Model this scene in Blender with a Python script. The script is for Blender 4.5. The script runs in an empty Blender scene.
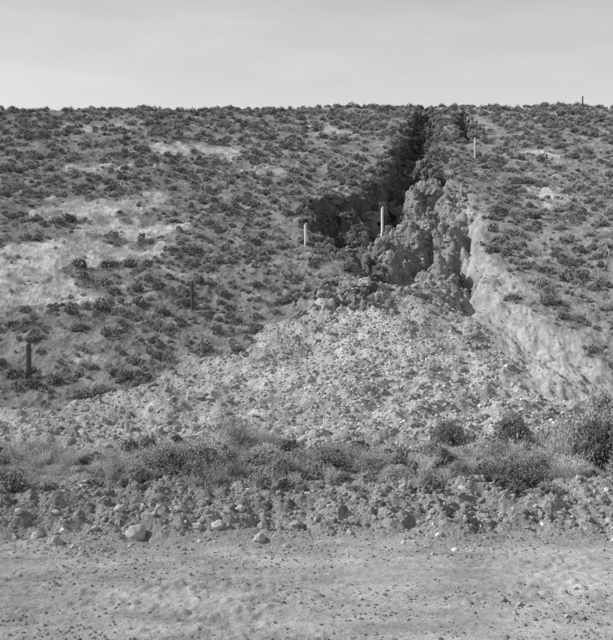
import bpy, math, random, bmesh
import numpy as np
from mathutils import Vector
random.seed(7); rng=np.random.default_rng(11)
scene=bpy.context.scene
scene.view_settings.view_transform='Standard'
scene.view_settings.look='None'
scene.view_settings.exposure=0

# ---------------------------------------------------------------- noise
_p=np.random.default_rng(5).permutation(1024)
_ang=np.random.default_rng(6).random(1024)*2*np.pi
_gx=np.cos(_ang);_gy=np.sin(_ang)
_r1=np.random.default_rng(7).random(1024);_r2=np.random.default_rng(8).random(1024);_r3=np.random.default_rng(9).random(1024)
def _h(i,j,s): return _p[(_p[(i+s*57)&1023]+j)&1023]
def perlin(x,y,s=0):
    xi=np.floor(x).astype(np.int64);yi=np.floor(y).astype(np.int64)
    xf=x-xi;yf=y-yi
    u=xf*xf*xf*(xf*(xf*6-15)+10);v=yf*yf*yf*(yf*(yf*6-15)+10)
    def g(a,b):
        k=_h(xi+a,yi+b,s);return _gx[k]*(xf-a)+_gy[k]*(yf-b)
    return ((g(0,0)*(1-u)+g(1,0)*u)*(1-v)+(g(0,1)*(1-u)+g(1,1)*u)*v)*1.5
def fbm(x,y,o=4,s=0,g=.5):
    t=0;a=1;f=1
    for k in range(o):
        t=t+a*perlin(x*f+17.3*k,y*f-9.1*k,s+k);a*=g;f*=2.03
    return t
def worley(x,y,s=0):
    xi=np.floor(x).astype(np.int64);yi=np.floor(y).astype(np.int64)
    f1=np.full(x.shape,9.);f2=np.full(x.shape,9.)
    idd=np.zeros(x.shape,dtype=np.int64);dx1=np.zeros(x.shape);dy1=np.zeros(x.shape)
    for a in(-1,0,1):
        for b in(-1,0,1):
            k=_h(xi+a,yi+b,s)
            dx=x-(xi+a+.1+.8*_r1[k]);dy=y-(yi+b+.1+.8*_r2[k])
            d=np.sqrt(dx*dx+dy*dy)
            m=d<f1
            f2=np.where(m,f1,np.minimum(f2,d))
            idd=np.where(m,k,idd);dx1=np.where(m,dx,dx1);dy1=np.where(m,dy,dy1)
            f1=np.where(m,d,f1)
    return f1,f2,idd,dx1,dy1
def dome(f,r=.65): return np.sqrt(np.clip(1-(f/r)**2,0,1))
def sstep(a,b,x):
    t=np.clip((x-a)/(b-a),0,1);return t*t*(3-2*t)
def sdf(poly,x,y):
    n=len(poly);d=np.full(x.shape,1e9);s=np.ones(x.shape)
    for i in range(n):
        ax,ay=poly[i];bx,by=poly[i-1]
        ex,ey=bx-ax,by-ay;wx=x-ax;wy=y-ay
        t=np.clip((wx*ex+wy*ey)/(ex*ex+ey*ey),0,1)
        d=np.minimum(d,(wx-ex*t)**2+(wy-ey*t)**2)
        c1=y>=ay;c2=y<by;c3=ex*wy>ey*wx
        flip=(c1&c2&c3)|(~c1&~c2&~c3)
        s=np.where(flip,-s,s)
    return s*np.sqrt(d)
def pldist(pl,x,y):
    d=np.full(x.shape,1e9)
    for (ax,ay),(bx,by) in zip(pl,pl[1:]):
        ex,ey=bx-ax,by-ay;wx=x-ax;wy=y-ay
        t=np.clip((wx*ex+wy*ey)/(ex*ex+ey*ey),0,1)
        d=np.minimum(d,(wx-ex*t)**2+(wy-ey*t)**2)
    return np.sqrt(d)

# ---------------------------------------------------------------- terrain definition (metres, plan view)
BOWL=[(5.7,58.5),(4.4,54),(3.2,51),(1.9,49),(.4,47.6),(-.1,45.5),(.3,42),(.9,39.4),(1.5,36.6),(2.0,33.6),(3.6,32),(5.4,32),(6.6,34),
      (7.3,37),(7.5,40),(8.0,43.5),(8.7,46.5),(9.2,51),(9.2,55),(8.6,58.5)]
SLOT=[(4.7,55),(5.4,60),(6.4,65),(7.8,72),(9.2,80),(10.5,87),(12.5,87.5),(12.3,82),(11.4,76),(10.4,69),(9.2,63),(8.6,56)]
SLOT2=[(12.1,67),(12.6,74),(12.8,85),(14.7,85),(14.7,76),(13.8,68)]
SCAR=[(9.0,51),(9.6,47),(8.7,42),(8.3,37),(8.2,33.5),(8.6,30),(9.2,27),(9.3,23.6),(6.0,22.8),(3.5,25),(3.5,31),(5.0,35),(6.2,40),(7.0,46)]
CR1=[(7.2,47.5),(6.3,43.5),(5.2,40),(4.1,37),(3.4,35)]
CR2=[(8.3,45),(7.3,40.5),(6.6,36.5),(6.2,33.6),(5.7,32.2)]
CR3=[(6.6,57),(5.7,52.5),(4.6,49),(3.3,45.5),(2.4,41.5),(2.3,38)]
CR4=[(7.9,52),(6.6,49.5),(5.0,46)]
AX,AY,AZ=2.2,34.8,4.72
def fan_h(x,y):
    dx=x-AX;dy=y-AY
    r=np.sqrt(dx*dx*np.where(dx<0,.82,1.0)+dy*dy)
    z=AZ-.405*r+.0066*r*r
    return np.where(r>18,-1.5,z)
def hill_h(x,y):
    yy=y+.55*perlin(x*.07,y*.07,3)*sstep(24,36,y)
    plane=.373*yy-8.55
    low=np.interp(y,[-300,11.6,12.1,12.8,13.6,15,18,21,23,24.2,26],[0,0,.10,.26,.29,.27,.27,.32,.42,.60,1.15])
    low=np.where(y>26,plane,low)
    top=24.6+.35*perlin(x*.05,y*.02+3,9)+.25*perlin(x*.2,0*y,4)-.008*np.abs(x-2)+.012*x-.012*np.maximum(y-92,0)
    k=1.2;h=np.clip(.5+.5*(top-plane)/k,0,1)
    hp=top*(1-h)+plane*h-k*h*(1-h)
    z=np.where(y>60,hp,low)
    return z+ sstep(25,32,y)*(.28*fbm(x*.22,y*.18,3,20))
def terrain(x,y):
    qx=x+.85*fbm(x*.33,y*.33,2,231)+.30*fbm(x*1.1,y*1.1,2,233);qy=y+1.1*fbm(x*.33+9,y*.33,2,235)+.35*fbm(x*1.1,y*1.1+5,2,237)
    w1=.26*fbm(x*1.6,y*1.6,3,35)
    b=sdf(BOWL,qx,qy)+w1
    s1=sdf(SLOT,qx,qy)+w1
    s2=sdf(SLOT2,qx,qy)+w1
    sc=sdf(SCAR,qx,qy)+w1*2
    z=hill_h(x,y)
    fz=fan_h(x,y)+.25*fbm(x*.35,y*.35,3,41)
    z-=.26*sstep(0,1.8,-sc)*sstep(22,27,y)
    ter=.35*fbm(x*.9,y*.9,2,240)
    def wall(s,wd):     # slumped, stepped wall profile
        t=-s
        return np.clip(.48*sstep(0,wd*.5,t)+.27*sstep(wd*.6+ter,wd*1.1+ter,t)+.25*sstep(wd*1.2-ter,wd*2.0-ter,t),0,1)
    bowl=wall(b,1.1);bm_=sstep(0,.3,-b)
    xl=np.interp(y,[33,39,42,46,49,54,58],[2,1,.3,-.1,1.8,4.3,5.6])
    left=1-sstep(.8,2.9,x-xl+w1*2+1.0*fbm(x*.5,y*.5,2,59))
    topd=sstep(57,51,y)
    fill=np.clip((1.0-left)*(.72+.40*fbm(x*.35,y*.25,3,55)),0,.97)*(.30+.70*topd)
    z-=bowl*2.8*sstep(33.5,40,y)*(1-fill)
    s1m=sstep(0,.3,-s1);s2m=sstep(0,.3,-s2)
    z-=2.8*wall(s1,.95)*sstep(88,84,y)*(1-.8*bowl)*(1-.35*sstep(-.1,.6,fbm(x*.3,y*.35,3,57)))
    z-=2.5*wall(s2,.55)*sstep(87,83,y)*(.8+.5*perlin(x*.2,y*.3,58))
    inb=np.maximum(bm_*sstep(32.5,36,y),.75*s1m)
    inb=np.maximum(inb,.4*s2m)
    wxx=x+.5*fbm(x*.7,y*.7,3,201);wyy=y+.5*fbm(x*.7,y*.7,3,211)
    cr=0
    for i,(c,dp,wd) in enumerate([(CR1,1.6,.55),(CR2,1.4,.5),(CR3,.9,.6),(CR4,1.1,.45)]):
        cr=np.maximum(cr,dp*np.exp(-(pldist(c,wxx,wyy)/wd)**2))
    z-=np.maximum(bowl,.6*sstep(31,33,y)*(b<.8))*cr*(1-.5*left)
    f1,f2,i,dx,dy=worley(wxx*.75+wyy*.25,wyy*.62,3)
    blk=(_r3[i]-.5)*.55+(dx*(_r1[i]-.25)+dy*(_r2[i]-.2))*.8-.2*np.exp(-((f2-f1)/.18)**2)
    g1,g2,ib,dxb,dyb=worley(wxx*1.9+.3*blk,wyy*1.9,5)
    blk2=(_r3[ib]-.5)*.2+.08*dome(g1,.7)+(dxb*(_r1[ib]-.4)+dyb*(_r2[ib]-.5))*.4
    z+=inb*(blk+blk2+.30*fbm(x*1.2,y*1.2,5,215,.6))
    # fan
    df=fz-z
    toe=sstep(17.6,19.0,y+.8*perlin(x*.3,y*0,61))
    fanm=sstep(-.05,.12,df)*toe*(1-sstep(34.5,37.5,y))
    hh=np.clip(.5+.5*df/.12,0,1)
    zz=z*(1-hh)+fz*hh
    g=toe*(1-sstep(34,37.0,y))
    z=z*(1-g)+zz*g
    apron=toe*(1-sstep(23.0,24.4,y+.5*fbm(x*.4,y*.4,3,63)+.07*(x+8)*(x<-2)))*(1-sstep(7,11,x))
    fanm=np.maximum(fanm,apron)
    scm=sstep(-.5,1.0,-sc)*sstep(22.2,24.4,y)*(1-bm_*sstep(35,38,y))
    scm=scm*sstep(4.6,6.6,x+1.1*fbm(x*.6,y*.5,3,66))
    rub=np.clip(fanm*(1-scm*.9),0,1)
    z+=rub*(.15*fbm(x*.5,y*1.1,3,71)+.11*(1-np.abs(perlin(x*.8,y*1.6,75))*2)*sstep(31,24,y)+.07*fbm(x*2.2,y*3.2,3,76,.6))
    q1,q2,qi,_,_=worley(x*3.6,y*4.4,13)
    z+=rub*.05*dome(q1)*_r3[qi]
    hp=np.exp(-(((x-1.7)/1.5)**2+((y-32.3)/1.5)**2))
    v1,v2,vi,_,_=worley(wxx*1.3,wyy*1.1,21)
    z+=hp*(.10+.65*dome(v1,.75)*_r3[vi]+.40*fbm(x*1.5,y*1.5,3,22))
    # roadside bank
    bank=sstep(11.7,12.4,y+.35*perlin(x*.7,y*0,81))*(1-sstep(13.8,15.6,y+.5*perlin(x*.5,y*0,82)))
    c1,c2,ci,_,_=worley(x*4.2+.3*perlin(x*3,y*3,25),y*4.6,23)
    e1,e2,ei,_,_=worley(x*9,y*9,24)
    z+=bank*(.10*dome(c1)*_r3[ci]+.05*dome(e1,.6)*_r3[ei]+.17*fbm(x*.8,y*.9,4,83,.55))
    shelf=sstep(14,15.5,y)*(1-sstep(18,21,y))
    z+=shelf*(.10*fbm(x*.9,y*.9,4,84)+.04*dome(c1)*_r3[ci])
    road=1-sstep(11.5,12.1,y+.35*perlin(x*.7,y*0,81)+.15*perlin(x*2.5,y*2,82))
    rt=.25+1.0*sstep(-.3,.5,fbm(x*.45,y*.9,4,93,.6))
    z+=road*(.022*fbm(x*.35,y*.9,2,91)+.006*rt*fbm(x*2.0,y*3.0,2,92,.5)+.012*rt*fbm(x*7,y*9,3,94,.6)+.024*dome(e1,.5)*np.maximum(_r3[ei]-.5,0)*2*rt)
    z-=road*.018*(np.exp(-((y-10.4-.15*np.sin(x*.3))/.16)**2)+np.exp(-((y-8.9-.15*np.sin(x*.3))/.16)**2))
    grass=(1-bm_)*(1-s1m)*(1-s2m)*(1-np.clip(rub+scm,0,1))*sstep(20,23,y)
    z+=grass*(.10*fbm(x*1.1,y*.9,2,95,.6)+.055*fbm(x*4.5,y*4.5,3,85,.6))
    z+=scm*(.13*fbm(x*1.2,y*.5,4,97,.6)+.05*np.abs(perlin(x*2.2+y*.4,y*.5,98))+.05*fbm(x*3.5,y*3.5,3,86,.6))
    inside=np.clip(np.maximum(np.maximum(bm_,s1m),s2m),0,1)
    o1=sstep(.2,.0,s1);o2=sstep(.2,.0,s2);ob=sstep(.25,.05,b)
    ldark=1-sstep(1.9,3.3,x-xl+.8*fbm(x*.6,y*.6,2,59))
    dark=np.clip(np.maximum(np.maximum(o1*(1-sstep(54,50,y)),o2),ob*ldark*sstep(34,38,y)),0,1)*(1-rub)  # shade of the left walls and slots, painted in as darker earth
    dpatch=np.exp(-(((x-2.0)/.75)**2+((y-31.9)/1.0)**2))  # darker patch near the top of the fan
    dark=np.maximum(dark,.75*sstep(.35,.65,dpatch+.35*fbm(x*1.5,y*1.5,3,88)))
    pale=0
    for cx0,cy0,rx,ry in[(-11.6,34,3.8,2.1),(-10.0,39,3.4,2.0),(-11.2,46.8,3.2,2.5),(-8.4,43.0,2.8,1.3),(-7.8,64,5.5,3.6),(-13.5,36.6,3.2,2.3),(-3,57,2,2),(-14,58,3,2),(-8.5,50.5,2.0,1.4),(14,50,1.6,3),(-18,75,5,3),(2,72,3,2.5),(-5.5,36,1.3,.8),(17,62,2,3)]:
        pale=np.maximum(pale,np.exp(-(((x-cx0)/rx)**2+((y-cy0)/ry)**2))*(1 if cx0<-8 and cy0<50 else .62))
    pale=sstep(.30,.54,pale+.42*fbm(x*.8,y*.6,4,99))*grass
    ls=np.exp(-(((x-15.5)/.9)**2+((y-76)/7)**2))+.5*np.exp(-((b-.1)/.3)**2)*(x>6)*sstep(38,42,y)*sstep(54,50,y)
    chute=.7*np.exp(-((x-(.9+.15*(y-24)))/(1.1+.06*(34-y)))**2)*sstep(23,25,y)*sstep(34.5,32,y)
    lightsoil=np.clip(scm*.9+ ls*sstep(-.5,.3,fbm(x*.6,y*.5,3,77)),0,1)
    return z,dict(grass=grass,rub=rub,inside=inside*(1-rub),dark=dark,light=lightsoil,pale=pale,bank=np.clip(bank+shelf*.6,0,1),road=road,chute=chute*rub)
def H(x,y):
    x=np.atleast_1d(np.asarray(x,float));y=np.atleast_1d(np.asarray(y,float))
    return terrain(x,y)[0]
def h1(x,y): return float(H(x,y)[0])

# ---------------------------------------------------------------- ground sheet
ys=[6.6]
while ys[-1]<97: ys.append(ys[-1]*1.0036)
ys=np.array([-400,-150,-60,-25,-10,-4,0,2,3.5,4.6,5.4,6.0]+ys+[99,103,110,125,150,190,260,400,700,1200.])
u=np.linspace(-1,1,900)
outer=np.array([.3,.8,1.6,3,5,8,13,22,40,80,160,320,700,1200.])
rows=[]
for yv in ys:
    w=6+.43*np.clip(yv,5,100)
    rows.append(np.concatenate([-(w+outer[::-1]),u*w,w+outer]))
X=np.array(rows);Y=np.repeat(ys[:,None],X.shape[1],1)
Z,M=terrain(X.ravel(),Y.ravel())
ny,nx=X.shape
co=np.stack([X.ravel(),Y.ravel(),Z],1).astype(np.float32)
idx=np.arange(ny*nx).reshape(ny,nx)
q=np.stack([idx[:-1,:-1],idx[:-1,1:],idx[1:,1:],idx[1:,:-1]],-1).reshape(-1,4)
def mesh_from(name,co,faces,k=4):
    me=bpy.data.meshes.new(name)
    me.vertices.add(len(co));me.vertices.foreach_set('co',np.asarray(co,np.float32).ravel())
    nf=len(faces)
    me.loops.add(nf*k);me.loops.foreach_set('vertex_index',np.asarray(faces,np.int32).ravel())
    me.polygons.add(nf);me.polygons.foreach_set('loop_start',np.arange(0,nf*k,k,dtype=np.int32))
    me.update(calc_edges=True)
    return me
me=mesh_from('ground',co,q)
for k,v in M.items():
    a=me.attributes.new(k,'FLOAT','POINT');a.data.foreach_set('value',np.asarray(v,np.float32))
ground=bpy.data.objects.new('ground_hillside',me);scene.collection.objects.link(ground)
me.polygons.foreach_set('use_smooth',np.ones(len(me.polygons),bool))

# ---------------------------------------------------------------- materials
def newmat(name):
    m=bpy.data.materials.new(name);m.use_nodes=True
    nt=m.node_tree;nt.nodes.remove(nt.nodes['Principled BSDF'])
    b=nt.nodes.new('ShaderNodeBsdfDiffuse');b.inputs['Roughness'].default_value=.6
    nt.links.new(b.outputs[0],nt.nodes['Material Output'].inputs[0])
    return m,nt,b
class N:
    def __init__(s,nt): s.nt=nt
    def n(s,t,**k):
        x=s.nt.nodes.new(t)
        for a,b in k.items(): setattr(x,a,b)
        return x
    def l(s,a,b): s.nt.links.new(a,b)
    def math(s,op,a,b=None,clamp=False):
        x=s.n('ShaderNodeMath',operation=op);x.use_clamp=clamp
        for i,v in enumerate((a,b)):
            if v is None: continue
            if isinstance(v,(int,float)): x.inputs[i].default_value=v
            else: s.l(v,x.inputs[i])
        return x.outputs[0]
    def mix(s,f,a,b):
        x=s.n('ShaderNodeMix',data_type='FLOAT')
        for i,v in((0,f),(2,a),(3,b)):
            if isinstance(v,(int,float)): x.inputs[i].default_value=v
            else: s.l(v,x.inputs[i])
        return x.outputs[0]
    def noise(s,vec,sc,det=5,rough=.6):
        x=s.n('ShaderNodeTexNoise');x.inputs['Scale'].default_value=sc;x.inputs['Detail'].default_value=det;x.inputs['Roughness'].default_value=rough
        s.l(vec,x.inputs['Vector']);return x.outputs['Fac']
    def rng(s,v,a,b,c,d):
        x=s.n('ShaderNodeMapRange');s.l(v,x.inputs[0])
        for i,k in enumerate((a,b,c,d)): x.inputs[i+1].default_value=k
        return x.outputs[0]
    def gray(s,v):
        x=s.n('ShaderNodeCombineColor');
        for i in range(3): s.l(v,x.inputs[i])
        return x.outputs[0]
m,nt,b=newmat('hillside_earth');g=N(nt)
pos=g.n('ShaderNodeNewGeometry').outputs['Position']
def att(n): return g.n('ShaderNodeAttribute',attribute_name=n).outputs['Fac']
n_mid=g.noise(pos,1.1,6,.7);n_fine=g.noise(pos,13,4,.75)
vv=g.n('ShaderNodeTexVoronoi');vv.inputs['Scale'].default_value=24;g.l(pos,vv.inputs['Vector'])
sepc=g.n('ShaderNodeSeparateColor');g.l(vv.outputs['Color'],sepc.inputs[0])
peb=g.math('MULTIPLY',g.math('LESS_THAN',vv.outputs['Distance'],.25),g.math('GREATER_THAN',sepc.outputs[0],.82))
mp=g.n('ShaderNodeMapping');mp.inputs['Scale'].default_value=(.6,1.1,1);g.l(pos,mp.inputs[0])
n_str=g.noise(mp.outputs[0],1.3,8,.75)
F=g.rng(n_fine,.3,.7,.64,1.30)
def tone(lo,hi,src=None): return g.rng(src or n_mid,.34,.66,lo,hi)
road=g.mix(g.math('MULTIPLY',peb,.45),g.math('MULTIPLY',tone(.22,.48,n_str),g.rng(n_fine,.3,.7,.82,1.14)),g.mix(sepc.outputs[1],.15,.65))
attroad=att('road')
c=g.mix(attroad,.34,road)
c=g.mix(att('bank'),c,g.math('MULTIPLY',tone(.23,.42),F))
c=g.mix(att('grass'),c,g.math('MULTIPLY',tone(.21,.43),F))
c=g.mix(att('pale'),c,g.math('MULTIPLY',tone(.60,.78),g.rng(n_fine,.3,.7,.84,1.10)))
c=g.mix(att('inside'),c,g.math('MULTIPLY',tone(.20,.40),F))
c=g.mix(att('rub'),c,g.math('MULTIPLY',tone(.36,.60),F))
c=g.mix(att('chute'),c,.66)
c=g.mix(att('dark'),c,g.math('MULTIPLY',tone(.08,.19),F))  # painted gully shade, plus the darker fan patch
c=g.mix(att('light'),c,g.math('MULTIPLY',tone(.36,.60),g.rng(n_fine,.3,.7,.76,1.20)))
g.l(g.gray(c),b.inputs['Color'])
bp=g.n('ShaderNodeBump');g.l(g.math('SUBTRACT',.95,g.math('MULTIPLY',attroad,.45)),bp.inputs['Strength']);bp.inputs['Distance'].default_value=.08
g.l(n_fine,bp.inputs['Height']);g.l(bp.outputs[0],b.inputs['Normal'])
me.materials.append(m)

def simple(name,lo,hi,sc=0,bump=0.):
    m,nt,b=newmat(name);g=N(nt)
    v=g.mix(g.n('ShaderNodeObjectInfo').outputs['Random'],lo,hi)
    if sc:
        tc=g.n('ShaderNodeTexCoord').outputs['Object']
        n=g.noise(tc,sc,3)
        v=g.math('MULTIPLY',v,g.rng(n,.3,.7,.8,1.2))
        if bump:
            bp=g.n('ShaderNodeBump');bp.inputs['Strength'].default_value=.7;bp.inputs['Distance'].default_value=bump
            g.l(n,bp.inputs['Height']);g.l(bp.outputs[0],b.inputs['Normal'])
    g.l(g.gray(v),b.inputs['Color'])
    return m
M_sage=simple('sage_leaf',.30,.60)
M_dark=simple('dark_brush_leaf',.15,.30)
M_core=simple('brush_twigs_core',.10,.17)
M_wood=simple('sage_wood',.10,.18)
M_dry=simple('dry_grass',.36,.66)
M_rock=simple('cobble_stone',.34,.74,5,.03)
M_clod=simple('dirt_clod',.24,.46,5,.05)
M_block=simple('slumped_earth',.20,.38,4,.12)
M_dclod=simple('shade_toned_clod',.10,.24,5,.05)  # dirt clods darkened to paint in the shade on the gully walls
M_boulder=simple('river_boulder',.38,.52,6,.02)

# ---------------------------------------------------------------- plant and rock shapes
def blades(P,D,L,W):
    n=len(P)
    r=rng.normal(size=(n,3));s=np.cross(D,r);s/=np.linalg.norm(s,axis=1)[:,None]+1e-9
    s=s*W[:,None]*.5;t=P+D*L[:,None];mid=P+D*(L*.55)[:,None]
    return np.stack([P-s*.4,mid-s,t,mid+s],1).reshape(-1,3),np.arange(n*4).reshape(n,4)
def bush_mesh(name,nclump,nleaf,leafL,leafW,mat,h=.8,fluff=.15,core=.5):
    V=[];F=[];MI=[];off=0
    i_=np.arange(nclump)+.5;az=i_*2.39996+rng.normal(size=nclump)*.35
    el=np.arcsin(np.clip(1-i_/nclump*1.0,0,.97))
    rad=.30+.17*rng.random(nclump)
    C=np.stack([np.cos(az)*np.cos(el)*rad,np.sin(az)*np.cos(el)*rad,.10+np.sin(el)*rad*h*1.5],1)
    per=nleaf//nclump
    for c in C:
        r=fluff*(.65+.7*rng.random())
        o=rng.normal(size=(per,3));o/=np.linalg.norm(o,axis=1)[:,None]
        o*=((.3+.7*rng.random(per)**.6)*r)[:,None];o[:,2]*=1.1
        P=c+o;P[:,2]=np.maximum(P[:,2],.01)
        D=o/r*.7+rng.normal(size=(per,3))*.5+np.array([c[0]*1.2,c[1]*1.2,.6]);D/=np.linalg.norm(D,axis=1)[:,None]
        v,f=blades(P,D,leafL*(.6+.8*rng.random(per)),leafW*(.7+.6*rng.random(per)));V.append(v);F.append(f+off);off+=len(v);MI+= [0]*len(f)
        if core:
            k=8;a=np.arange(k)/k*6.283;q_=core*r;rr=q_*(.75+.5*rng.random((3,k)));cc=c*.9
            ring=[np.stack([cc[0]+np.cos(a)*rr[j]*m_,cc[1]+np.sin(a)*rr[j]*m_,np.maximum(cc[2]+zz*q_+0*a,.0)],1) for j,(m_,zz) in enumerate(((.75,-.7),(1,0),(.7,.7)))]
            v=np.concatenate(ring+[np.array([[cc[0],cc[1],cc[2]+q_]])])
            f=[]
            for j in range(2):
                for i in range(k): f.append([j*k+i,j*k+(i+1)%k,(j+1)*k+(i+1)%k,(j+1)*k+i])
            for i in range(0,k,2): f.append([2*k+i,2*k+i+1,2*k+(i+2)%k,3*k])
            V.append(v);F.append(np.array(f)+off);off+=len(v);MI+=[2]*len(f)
    for c in C:
        p0=np.array([c[0]*.1,c[1]*.1,-.05]);mid=(p0+c)/2+rng.normal(size=3)*.04
        for a,bb,w in((p0,mid,.022),(mid,c,.014)):
            d=bb-a;s=np.cross(d,[0,0,1.]);s/=np.linalg.norm(s)+1e-9;t=np.cross(s,d);t/=np.linalg.norm(t)+1e-9
            k=[s,-.5*s+.87*t,-.5*s-.87*t]
            V.append(np.array([a+x*w for x in k]+[bb+x*w*.7 for x in k]))
            F.append(np.array([[0,1,4,3],[1,2,5,4],[2,0,3,5]])+off);off+=6;MI+=[1]*3
    me=mesh_from(name,np.concatenate(V),np.concatenate(F))
    me.materials.append(mat);me.materials.append(M_wood);me.materials.append(M_core)
    me.polygons.foreach_set('material_index',np.array(MI,np.int32))
    return me
def tuft_mesh(name,n,hgt,w,spread,mat,lean=.3):
    a=rng.random(n)*2*np.pi;r=rng.random(n)**.7*spread*.5
    P=np.stack([np.cos(a)*r,np.sin(a)*r,-.02+0*r],1)
    D=np.stack([np.cos(a)*r*1.6/spread+rng.normal(size=n)*lean,np.sin(a)*r*1.6/spread+rng.normal(size=n)*lean,np.full(n,1.1)],1)
    D/=np.linalg.norm(D,axis=1)[:,None]
    v,f=blades(P,D,hgt*(.4+.8*rng.random(n)),np.full(n,w))
    me=mesh_from(name,v,f);me.materials.append(mat);return me
def weed_mesh(name,ns,hgt,mat):
    a=rng.random(ns)*6.283;r=rng.random(ns)*.12
    P=np.stack([np.cos(a)*r,np.sin(a)*r,0*r-.03],1)
    D=np.stack([np.cos(a)*.55*rng.random(ns)+rng.normal(size=ns)*.2,np.sin(a)*.55*rng.random(ns)+rng.normal(size=ns)*.2,np.ones(ns)],1);D/=np.linalg.norm(D,axis=1)[:,None]
    L=hgt*(.5+.55*rng.random(ns))
    v,f=blades(P,D,L,np.full(ns,.010));V=[v];F=[f];off=len(v)
    k=16
    t=rng.random((ns,k))**.7
    Q=(P[:,None]+D[:,None]*(L[:,None]*t)[...,None]).reshape(-1,3)
    E=np.repeat(D,k,0)*.7+rng.normal(size=(ns*k,3))*.55;E[:,2]+=.25;E/=np.linalg.norm(E,axis=1)[:,None]
    v,f=blades(Q,E,.07+.09*rng.random(ns*k),np.full(ns*k,.009));V.append(v);F.append(f+off)
    me=mesh_from(name,np.concatenate(V),np.concatenate(F));me.materials.append(mat);return me
def rock_mesh(name,sub,rough,mat,seed,cuts=5,flat=.75,smooth=False):
    r=np.random.default_rng(seed)
    bm=bmesh.new();bmesh.ops.create_icosphere(bm,subdivisions=sub,radius=.5)
    V=np.array([v.co[:] for v in bm.verts])
    for k in range(cuts):
        n=r.normal(size=3);n/=np.linalg.norm(n);d=.30+.14*r.random()
        o=V@n-d;V=V-np.maximum(o,0)[:,None]*n*.92
    ph=r.random(9)*6
    ns=sum(np.sin(V[:,i%3]*(6+3*i)+ph[i]+V[:,(i+1)%3]*5)*(.5**(i//3)) for i in range(6))
    V*=(1+rough*ns*.25)[:,None]
    V*=np.array([1,.7+.3*r.random(),flat])
    if sub>=3 and not smooth: V+=r.normal(size=V.shape)*.008
    for v,c in zip(bm.verts,V): v.co=c
    me=bpy.data.meshes.new(name);bm.to_mesh(me);bm.free();me.materials.append(mat)
    if smooth: me.polygons.foreach_set('use_smooth',np.ones(len(me.polygons),bool))
    return me
def coll(name,meshes):
    c=bpy.data.collections.new(name)
    for i,mm in enumerate(meshes):
        o=bpy.data.objects.new('%s_%02d'%(name,i),mm);c.objects.link(o)
    return c
C_bush=coll('sagebrush_shape',[bush_mesh('sb%d'%i,random.randint(18,26),640,.06,.026,M_sage,h=random.uniform(.65,.95)) for i in range(8)])
C_dark=coll('dark_brush_shape',[bush_mesh('db%d'%i,random.randint(16,22),560,.06,.028,M_dark,h=random.uniform(.6,.9)) for i in range(5)])
C_tuft=coll('grass_tuft_shape',[tuft_mesh('gt%d'%i,60,.20,.009,.5,M_dry,.4) for i in range(5)])
C_weed=coll('dry_weed_shape',[weed_mesh('dw%d'%i,26,.55,M_dry) for i in range(4)])
C_rock=coll('cobble_shape',[rock_mesh('rk%d'%i,2,.25,M_rock,i+3,6) for i in range(8)])
C_clod=coll('clod_shape',[rock_mesh('cl%d'%i,2,.55,M_clod,i+33,9) for i in range(8)])
C_dclod=coll('shade_toned_clod_shape',[rock_mesh('mc%d'%i,3,.8,M_dclod,i+93,9) for i in range(6)])  # clods carrying the painted wall shade in their colour
C_block=coll('earth_block_shape',[rock_mesh('eb%d'%i,4,.8,M_block,i+53,10,.7) for i in range(8)])

# ---------------------------------------------------------------- geometry-nodes scatter
def scatter(name,P,rot,scl,idx,c):
    me=bpy.data.meshes.new(name);me.vertices.add(len(P));me.vertices.foreach_set('co',np.asarray(P,np.float32).ravel())
    a=me.attributes.new('rot','FLOAT_VECTOR','POINT');a.data.foreach_set('vector',np.asarray(rot,np.float32).ravel())
    a=me.attributes.new('scl','FLOAT_VECTOR','POINT');a.data.foreach_set('vector',np.asarray(scl,np.float32).ravel())
    a=me.attributes.new('idx','INT','POINT');a.data.foreach_set('value',np.asarray(idx,np.int32))
    o=bpy.data.objects.new(name,me);scene.collection.objects.link(o)
    ng=bpy.data.node_groups.new(name+'_gn','GeometryNodeTree')
    ng.interface.new_socket('Geometry',in_out='INPUT',socket_type='NodeSocketGeometry')
    ng.interface.new_socket('Geometry',in_out='OUTPUT',socket_type='NodeSocketGeometry')
    gi=ng.nodes.new('NodeGroupInput');go=ng.nodes.new('NodeGroupOutput')
    ip=ng.nodes.new('GeometryNodeInstanceOnPoints');ci=ng.nodes.new('GeometryNodeCollectionInfo')
    ci.inputs['Collection'].default_value=c;ci.inputs['Separate Children'].default_value=True;ci.inputs['Reset Children'].default_value=True
    def na(nm,t):
        x=ng.nodes.new('GeometryNodeInputNamedAttribute');x.data_type=t;x.inputs['Name'].default_value=nm;return x.outputs['Attribute']
    L=ng.links.new
    L(gi.outputs[0],ip.inputs['Points']);L(ci.outputs[0],ip.inputs['Instance'])
    ip.inputs['Pick Instance'].default_value=True
    L(na('idx','INT'),ip.inputs['Instance Index']);L(na('rot','FLOAT_VECTOR'),ip.inputs['Rotation']);L(na('scl','FLOAT_VECTOR'),ip.inputs['Scale'])
    L(ip.outputs[0],go.inputs[0])
    o.modifiers.new('scatter','NODES').node_group=ng
    return o
def cand(n,y0,y1,wa=3.,wb=.44):
    y=y0+(y1-y0)*rng.random(n*3);w=wa+wb*y
    keep=rng.random(n*3)<w/w.max();y=y[keep][:n];w=w[keep][:n]
    x=(rng.random(len(y))*2-1)*w
    z,M=terrain(x,y);return x,y,z,M
def place(name,x,y,z,s,c,nv,tilt=.12,sink=.0,flat=(.85,1.1)):
    n=len(x)
    rot=np.stack([rng.normal(size=n)*tilt,rng.normal(size=n)*tilt,rng.random(n)*6.283],1)
    fz=flat[0]+(flat[1]-flat[0])*rng.random(n)
    scl=np.stack([s*(.85+.35*rng.random(n)),s*(.85+.35*rng.random(n)),s*fz],1)
    return scatter(name,np.stack([x,y,z-sink*s],1),rot,scl,rng.integers(0,nv,n),c)
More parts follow.
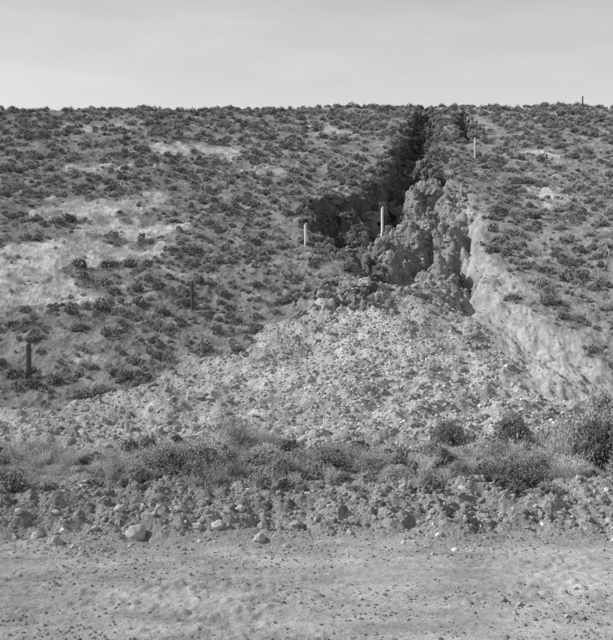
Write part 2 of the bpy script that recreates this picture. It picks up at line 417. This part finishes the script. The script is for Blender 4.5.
R=lambda x:rng.random(len(x))
x,y,z,Mk=cand(14000,22.5,97)
dens=.50+.72*fbm(x*.3,y*.3,3,120)
k=(Mk['grass']>.85)&(Mk['pale']<.35)&(Mk['light']<.25)&(R(x)<np.clip(dens+.15*(y>70),.10,1))
s=(.27+.55*R(x)**2.4)*np.interp(y,[22,35,95],[.85,.95,1.1])
place('hillside_sagebrush',x[k],y[k],z[k],s[k],C_bush,8,flat=(.75,1.1))
x,y,z,Mk=cand(9000,22.5,62)
k=(Mk['grass']>.6)&(Mk['light']<.4)&(R(x)<np.clip(.55+.6*fbm(x*.6,y*.6,3,125)-.55*Mk['pale'],.03,1))
place('hillside_small_brush',x[k],y[k],z[k],(.12+.2*R(x)**1.5)[k],C_bush,8,flat=(.8,1.2))
x,y,z,Mk=cand(1900,23,97)
dens=.45+.8*fbm(x*.2,y*.2,3,130)
k=(Mk['grass']>.8)&(Mk['pale']<.5)&(Mk['light']<.3)&(R(x)<np.clip(dens,.1,1))
s=.32+.42*R(x)
place('hillside_dark_brush',x[k],y[k],z[k],s[k],C_dark,5,flat=(.7,1.0))
x,y,z,Mk=cand(34000,21,85)
k=(Mk['grass']>.5)&(R(x)<np.clip(.45+.5*fbm(x*.5,y*.5,3,140)+Mk['pale']*.4,.1,1))
place('hillside_dry_grass',x[k],y[k],z[k],(.5+.7*R(x))[k],C_tuft,5)
# fan rubble
x,y,z,Mk=cand(85000,17.5,37,2,.36)
cen=np.exp(-((x-AX)/(1.0+.18*np.abs(y-34.8)))**2)
k=(Mk['rub']>.3)&(R(x)<.5+.5*cen)&(Mk['dark']<.4)
s=.028+.09*R(x)**3+.03*Mk['chute']*R(x)
place('debris_fan_rubble',x[k],y[k],z[k],s[k],C_rock,8,tilt=.6,sink=.0,flat=(.8,1.2))
k=(Mk['rub']>.4)&(R(x)<.08)
place('debris_fan_clods',x[k]+.03,y[k],z[k],(.07+.28*R(x)**4)[k],C_clod,8,tilt=.6,sink=.1)
# gully rubble
x,y,z,Mk=cand(60000,30,88,0,.22)
k=(Mk['inside']>.5)&(x>-.3)&(Mk['dark']<.5)
place('gully_clods',x[k],y[k],z[k],(.07+.30*R(x)**4)[k],C_clod,8,tilt=.6,sink=.1)
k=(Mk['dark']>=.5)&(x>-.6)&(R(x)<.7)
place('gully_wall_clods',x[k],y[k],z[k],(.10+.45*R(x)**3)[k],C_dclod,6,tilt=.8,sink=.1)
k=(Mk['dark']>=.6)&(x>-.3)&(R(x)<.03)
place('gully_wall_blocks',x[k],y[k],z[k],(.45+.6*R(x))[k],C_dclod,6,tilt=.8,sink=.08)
k=(Mk['inside']>.7)&(x>.5)&(R(x)<.045)&(y<60)&(Mk['dark']<.6)
place('slumped_earth_blocks',x[k],y[k],z[k],(.3+.75*R(x)**2)[k],C_block,8,tilt=.7,sink=.15)
hx=1.5+rng.normal(size=70)*1.1;hy=32.8+rng.normal(size=70)*1.0
place('slumped_earth_blocks',hx,hy,H(hx,hy),.2+.45*rng.random(70),C_block,8,tilt=.6,sink=.1)
x,y,z,Mk=cand(16000,22,48,0,.36)
k=(Mk['light']>.4)&(R(x)<.7)
place('scar_pebbles',x[k],y[k],z[k],(.03+.12*R(x)**4)[k],C_clod,8,tilt=.6,sink=.1)
# roadside bank
x,y,z,Mk=cand(36000,11.5,18.5,2,.42)
k=(R(x)<np.clip(Mk['bank'],.1,1)*np.where(y<14.6,1,.4))&(y>11.8)
place('roadside_bank_clods',x[k],y[k],z[k],(.02+.09*R(x)**3)[k],C_clod,8,tilt=.6,sink=.1)
x,y,z,Mk=cand(1800,11.2,14.2,2,.42)
k=R(x)<.4
place('roadside_stones',x[k],y[k],z[k],(.03+.10*R(x)**4)[k],C_rock,8,tilt=.5,sink=.05)
x,y,z,Mk=cand(34000,6.8,12.2,2,.42)
k=R(x)<np.clip(.35+1.0*fbm(x*.5,y*.8,4,150)+.3*(y>11),.10,1)
place('road_pebbles',x[k],y[k],z[k],(.008+.045*R(x)**6)[k],C_clod,8,tilt=.5,sink=.0)
hx=3.3+rng.normal(size=80)*.7;hy=8.9+rng.normal(size=80)*.4
place('road_clods',hx,hy,H(hx,hy),.02+.08*rng.random(80)**2,C_clod,8,tilt=.5)

# ---------------------------------------------------------------- foreground plants
def plant(name,x,y,s,hs,kind):
    if kind=='sage': me=bush_mesh(name,44,5200,.045,.013,M_sage,h=.8,fluff=.12,core=.36)
    elif kind=='dark': me=bush_mesh(name,40,4400,.042,.013,M_dark,h=.8,fluff=.115,core=.40)
    elif kind=='weed': me=weed_mesh(name,120,.85,M_dry)
    o=bpy.data.objects.new(name,me);scene.collection.objects.link(o)
    o.location=(x,y,h1(x,y)-.03);o.scale=(s,s,s*hs);o.rotation_euler=(0,0,random.random()*6)
for (px,d,s,hs,kd) in [(172,14.9,1.45,.76,'sage'),(208,15.2,1.2,.8,'sage'),(148,15.4,1.0,.75,'sage'),(265,16.2,1.1,.7,'sage'),(288,15.0,.7,.7,'dark'),
    (330,15.6,.9,.8,'sage'),(375,15.4,.7,.7,'sage'),(397,14.8,.6,.65,'sage'),(448,18.8,.9,.9,'dark'),(430,17.3,.6,.8,'sage'),(515,19,.95,1.05,'dark'),(500,17.2,.6,.8,'sage'),
    (585,16.6,1.5,.95,'sage'),(610,15.6,1.5,1.05,'dark'),(556,17.3,1.0,.8,'sage'),(520,14.6,1.05,.8,'sage'),(548,14.9,.9,.8,'sage'),(490,14.3,.65,.7,'dark'),
    (90,16.8,.5,.6,'dark'),(45,17.0,.6,.6,'sage'),(15,15.5,.5,.6,'sage'),(110,15.2,.5,.6,'sage'),(225,18.0,.6,.6,'sage'),(460,15.3,.6,.7,'sage'),(622,18.8,1.8,1.0,'sage'),(645,14.5,1.2,.9,'sage')]:
    plant('sagebrush' if kd=='sage' else 'dark_brush',(px-306.5)/879*d,d,s,hs,kd)
for (px,d,s,hs) in [(235,18.3,1.0,.8),(258,18.5,.9,.8),(212,17.6,.8,.75),(188,15.6,.9,.7),(270,17.8,.7,.75),(345,16.6,.7,.65),(300,16.8,.6,.65),(562,15.8,1.1,.85),(595,17.2,1.4,.9),(530,15.4,.9,.8),(160,17.2,.7,.6),(425,16,.6,.6),(570,14.4,.8,.7)]:
    plant('dry_weed',(px-306.5)/879*d,d,s,hs,'weed')
x,y,z,Mk=cand(1100,14,18.4,2,.42)
k=R(x)<np.clip(.2+.9*fbm(x*.6,y*.7,3,160),.03,1)
place('roadside_dry_weeds',x[k],y[k],z[k],(.3+.45*R(x))[k],C_weed,4,flat=(.6,1))
x,y,z,Mk=cand(1800,13.6,19,2,.42)
k=R(x)<np.clip(.25+.8*fbm(x*.6,y*.7,3,161),.03,1)
place('roadside_dry_grass',x[k],y[k],z[k],(.4+.6*R(x))[k],C_tuft,5)
x,y,z,Mk=cand(700,13.4,18.4,2,.42)
k=R(x)<np.clip(.32+.8*fbm(x*.5,y*.5,3,170),.03,1)
place('roadside_small_brush',x[k],y[k],z[k],(.2+.35*R(x)**2)[k],C_bush,8)

for i,(px,d,s) in enumerate([(135,12.0,.34),(55,11.7,.22),(36,11.9,.15),(218,12.1,.2),(198,12.1,.15),(260,11.8,.2),(295,12.15,.13),(178,12.4,.14),(350,12.0,.1),(120,12.5,.18),(95,12.1,.1),(430,12.2,.1),(18,12.3,.14),(262,12.35,.15),(240,12.6,.15)]):
    o=bpy.data.objects.new('boulder',rock_mesh('boulder',4,.22,M_boulder,70+i,5,.75,True))
    scene.collection.objects.link(o);x0=(px-306.5)/879*d
    o.location=(x0,d,h1(x0,d)+s*.14);o.scale=(s,s,s*.95);o.rotation_euler=(random.uniform(-.3,.3),random.uniform(-.3,.3),random.random()*6)

# ---------------------------------------------------------------- posts and stakes
M_post=simple('weathered_post_wood',.08,.11,14,.02)
M_white=simple('white_painted_wood',.78,.84,14,.004)
M_pale=simple('pale_wood',.5,.6,14,.01)
def post(name,x,y,h,w,t,mat,pointed,lean=0.,roundp=False):
    bm=bmesh.new();n=10 if roundp else 4
    lv=[-.3,0,.25*h,.5*h,.75*h,h*.97,h]
    rings=[]
    for j,zz in enumerate(lv):
        k=1.0-.12*max(zz,0)/h
        if j==len(lv)-1: k*=.8
        ring=[]
        for a in range(n):
            if roundp:
                an=a/n*6.283;rr=1+.12*math.sin(3*an+1)+.06*random.uniform(-1,1)
                vx,vy=math.cos(an)*w/2*k*rr,math.sin(an)*t/2*k*rr
            else:
                sx,sy=[(-1,-1),(1,-1),(1,1),(-1,1)][a];kk=k if j==len(lv)-1 else 1;vx,vy=sx*w/2*kk,sy*t/2*kk
            dz=(.03*math.sin(a) if (j>=5 and roundp) else 0)
            if pointed and j==len(lv)-1: dz+=.05 if (a in(1,2)) else -.03
            ring.append(bm.verts.new((vx+.01*math.sin(zz*5),vy,zz+dz)))
        rings.append(ring)
    for r0,r1 in zip(rings,rings[1:]):
        for a in range(n): bm.faces.new((r0[a],r0[(a+1)%n],r1[(a+1)%n],r1[a]))
    bm.faces.new(rings[-1]);bm.faces.new(rings[0][::-1])
    bmesh.ops.recalc_face_normals(bm,faces=bm.faces)
    me=bpy.data.meshes.new(name);bm.to_mesh(me);bm.free();me.materials.append(mat)
    o=bpy.data.objects.new(name,me);scene.collection.objects.link(o)
    o.location=(x,y,h1(x,y));o.rotation_euler=(0,lean,random.uniform(.3,.8))
post('fence_post',-8.37,26.4,1.0,.16,.15,M_post,False,.02,True)
post('fence_post',-4.2,32.4,1.15,.13,.13,M_post,False,-.03,True)
post('survey_stake',-.05,40.6,1.0,.10,.06,M_white,True,0)
gx,gy=np.meshgrid(np.linspace(3.2,3.6,9),np.linspace(41,44,30));gx=gx.ravel();gy=gy.ravel();gz=H(gx,gy)
kk=int(np.argmax(gz-.33*gy));print('stake',gx[kk],gy[kk],gz[kk])
post('survey_stake',float(gx[kk]),float(gy[kk]),1.25,.10,.06,M_white,True,.02)
post('fence_post',11.7,61.0,1.5,.15,.13,M_pale,False,.0,True)
post('fence_post',27.5,87.5,1.3,.16,.14,M_post,False,.0,True)

# ---------------------------------------------------------------- light
SUN_EL=math.radians(38);az_from=math.radians(-87)
d=Vector((math.sin(az_from)*math.cos(SUN_EL),math.cos(az_from)*math.cos(SUN_EL),math.sin(SUN_EL)))
sl=bpy.data.lights.new('sun','SUN');sl.energy=5;sl.angle=math.radians(.5);sl.color=(1,.995,.985)
so=bpy.data.objects.new('sun',sl);scene.collection.objects.link(so);so.rotation_euler=d.to_track_quat('Z','Y').to_euler();so.location=(-30,10,40)
w=bpy.data.worlds.new('World');scene.world=w;w.use_nodes=True;nt=w.node_tree;g=N(nt)
bg=nt.nodes['Background']
sk=g.n('ShaderNodeTexSky');sk.sky_type='NISHITA';sk.sun_disc=False;sk.sun_elevation=SUN_EL;sk.sun_rotation=az_from
sk.dust_density=2.0
bw=g.n('ShaderNodeRGBToBW');g.l(sk.outputs[0],bw.inputs[0])
tc=g.n('ShaderNodeTexCoord').outputs['Generated']
sep=g.n('ShaderNodeSeparateXYZ');g.l(tc,sep.inputs[0])
haze=g.rng(sep.outputs[2],.20,.66,5.3,0.0)   # low haze layer: pale near the horizon all round, clearing towards the zenith
mp=g.n('ShaderNodeMapping');mp.inputs['Scale'].default_value=(1.6,1.6,6);mp.inputs['Rotation'].default_value=(0,.25,0);g.l(tc,mp.inputs[0])
cl=g.noise(mp.outputs[0],2.4,6,.55)
v=g.math('ADD',bw.outputs[0],g.math('MULTIPLY',haze,g.rng(cl,.42,.72,.98,1.22)))
g.l(g.gray(v),bg.inputs[0]);bg.inputs[1].default_value=.09

# ---------------------------------------------------------------- camera
cam=bpy.data.cameras.new('camera');co_=bpy.data.objects.new('camera',cam);scene.collection.objects.link(co_)
cam.sensor_fit='VERTICAL';cam.sensor_height=24;cam.lens=32.96;cam.clip_end=3000;cam.clip_start=.1
co_.location=(0,0,3);co_.rotation_euler=(math.radians(90),0,0);scene.camera=co_
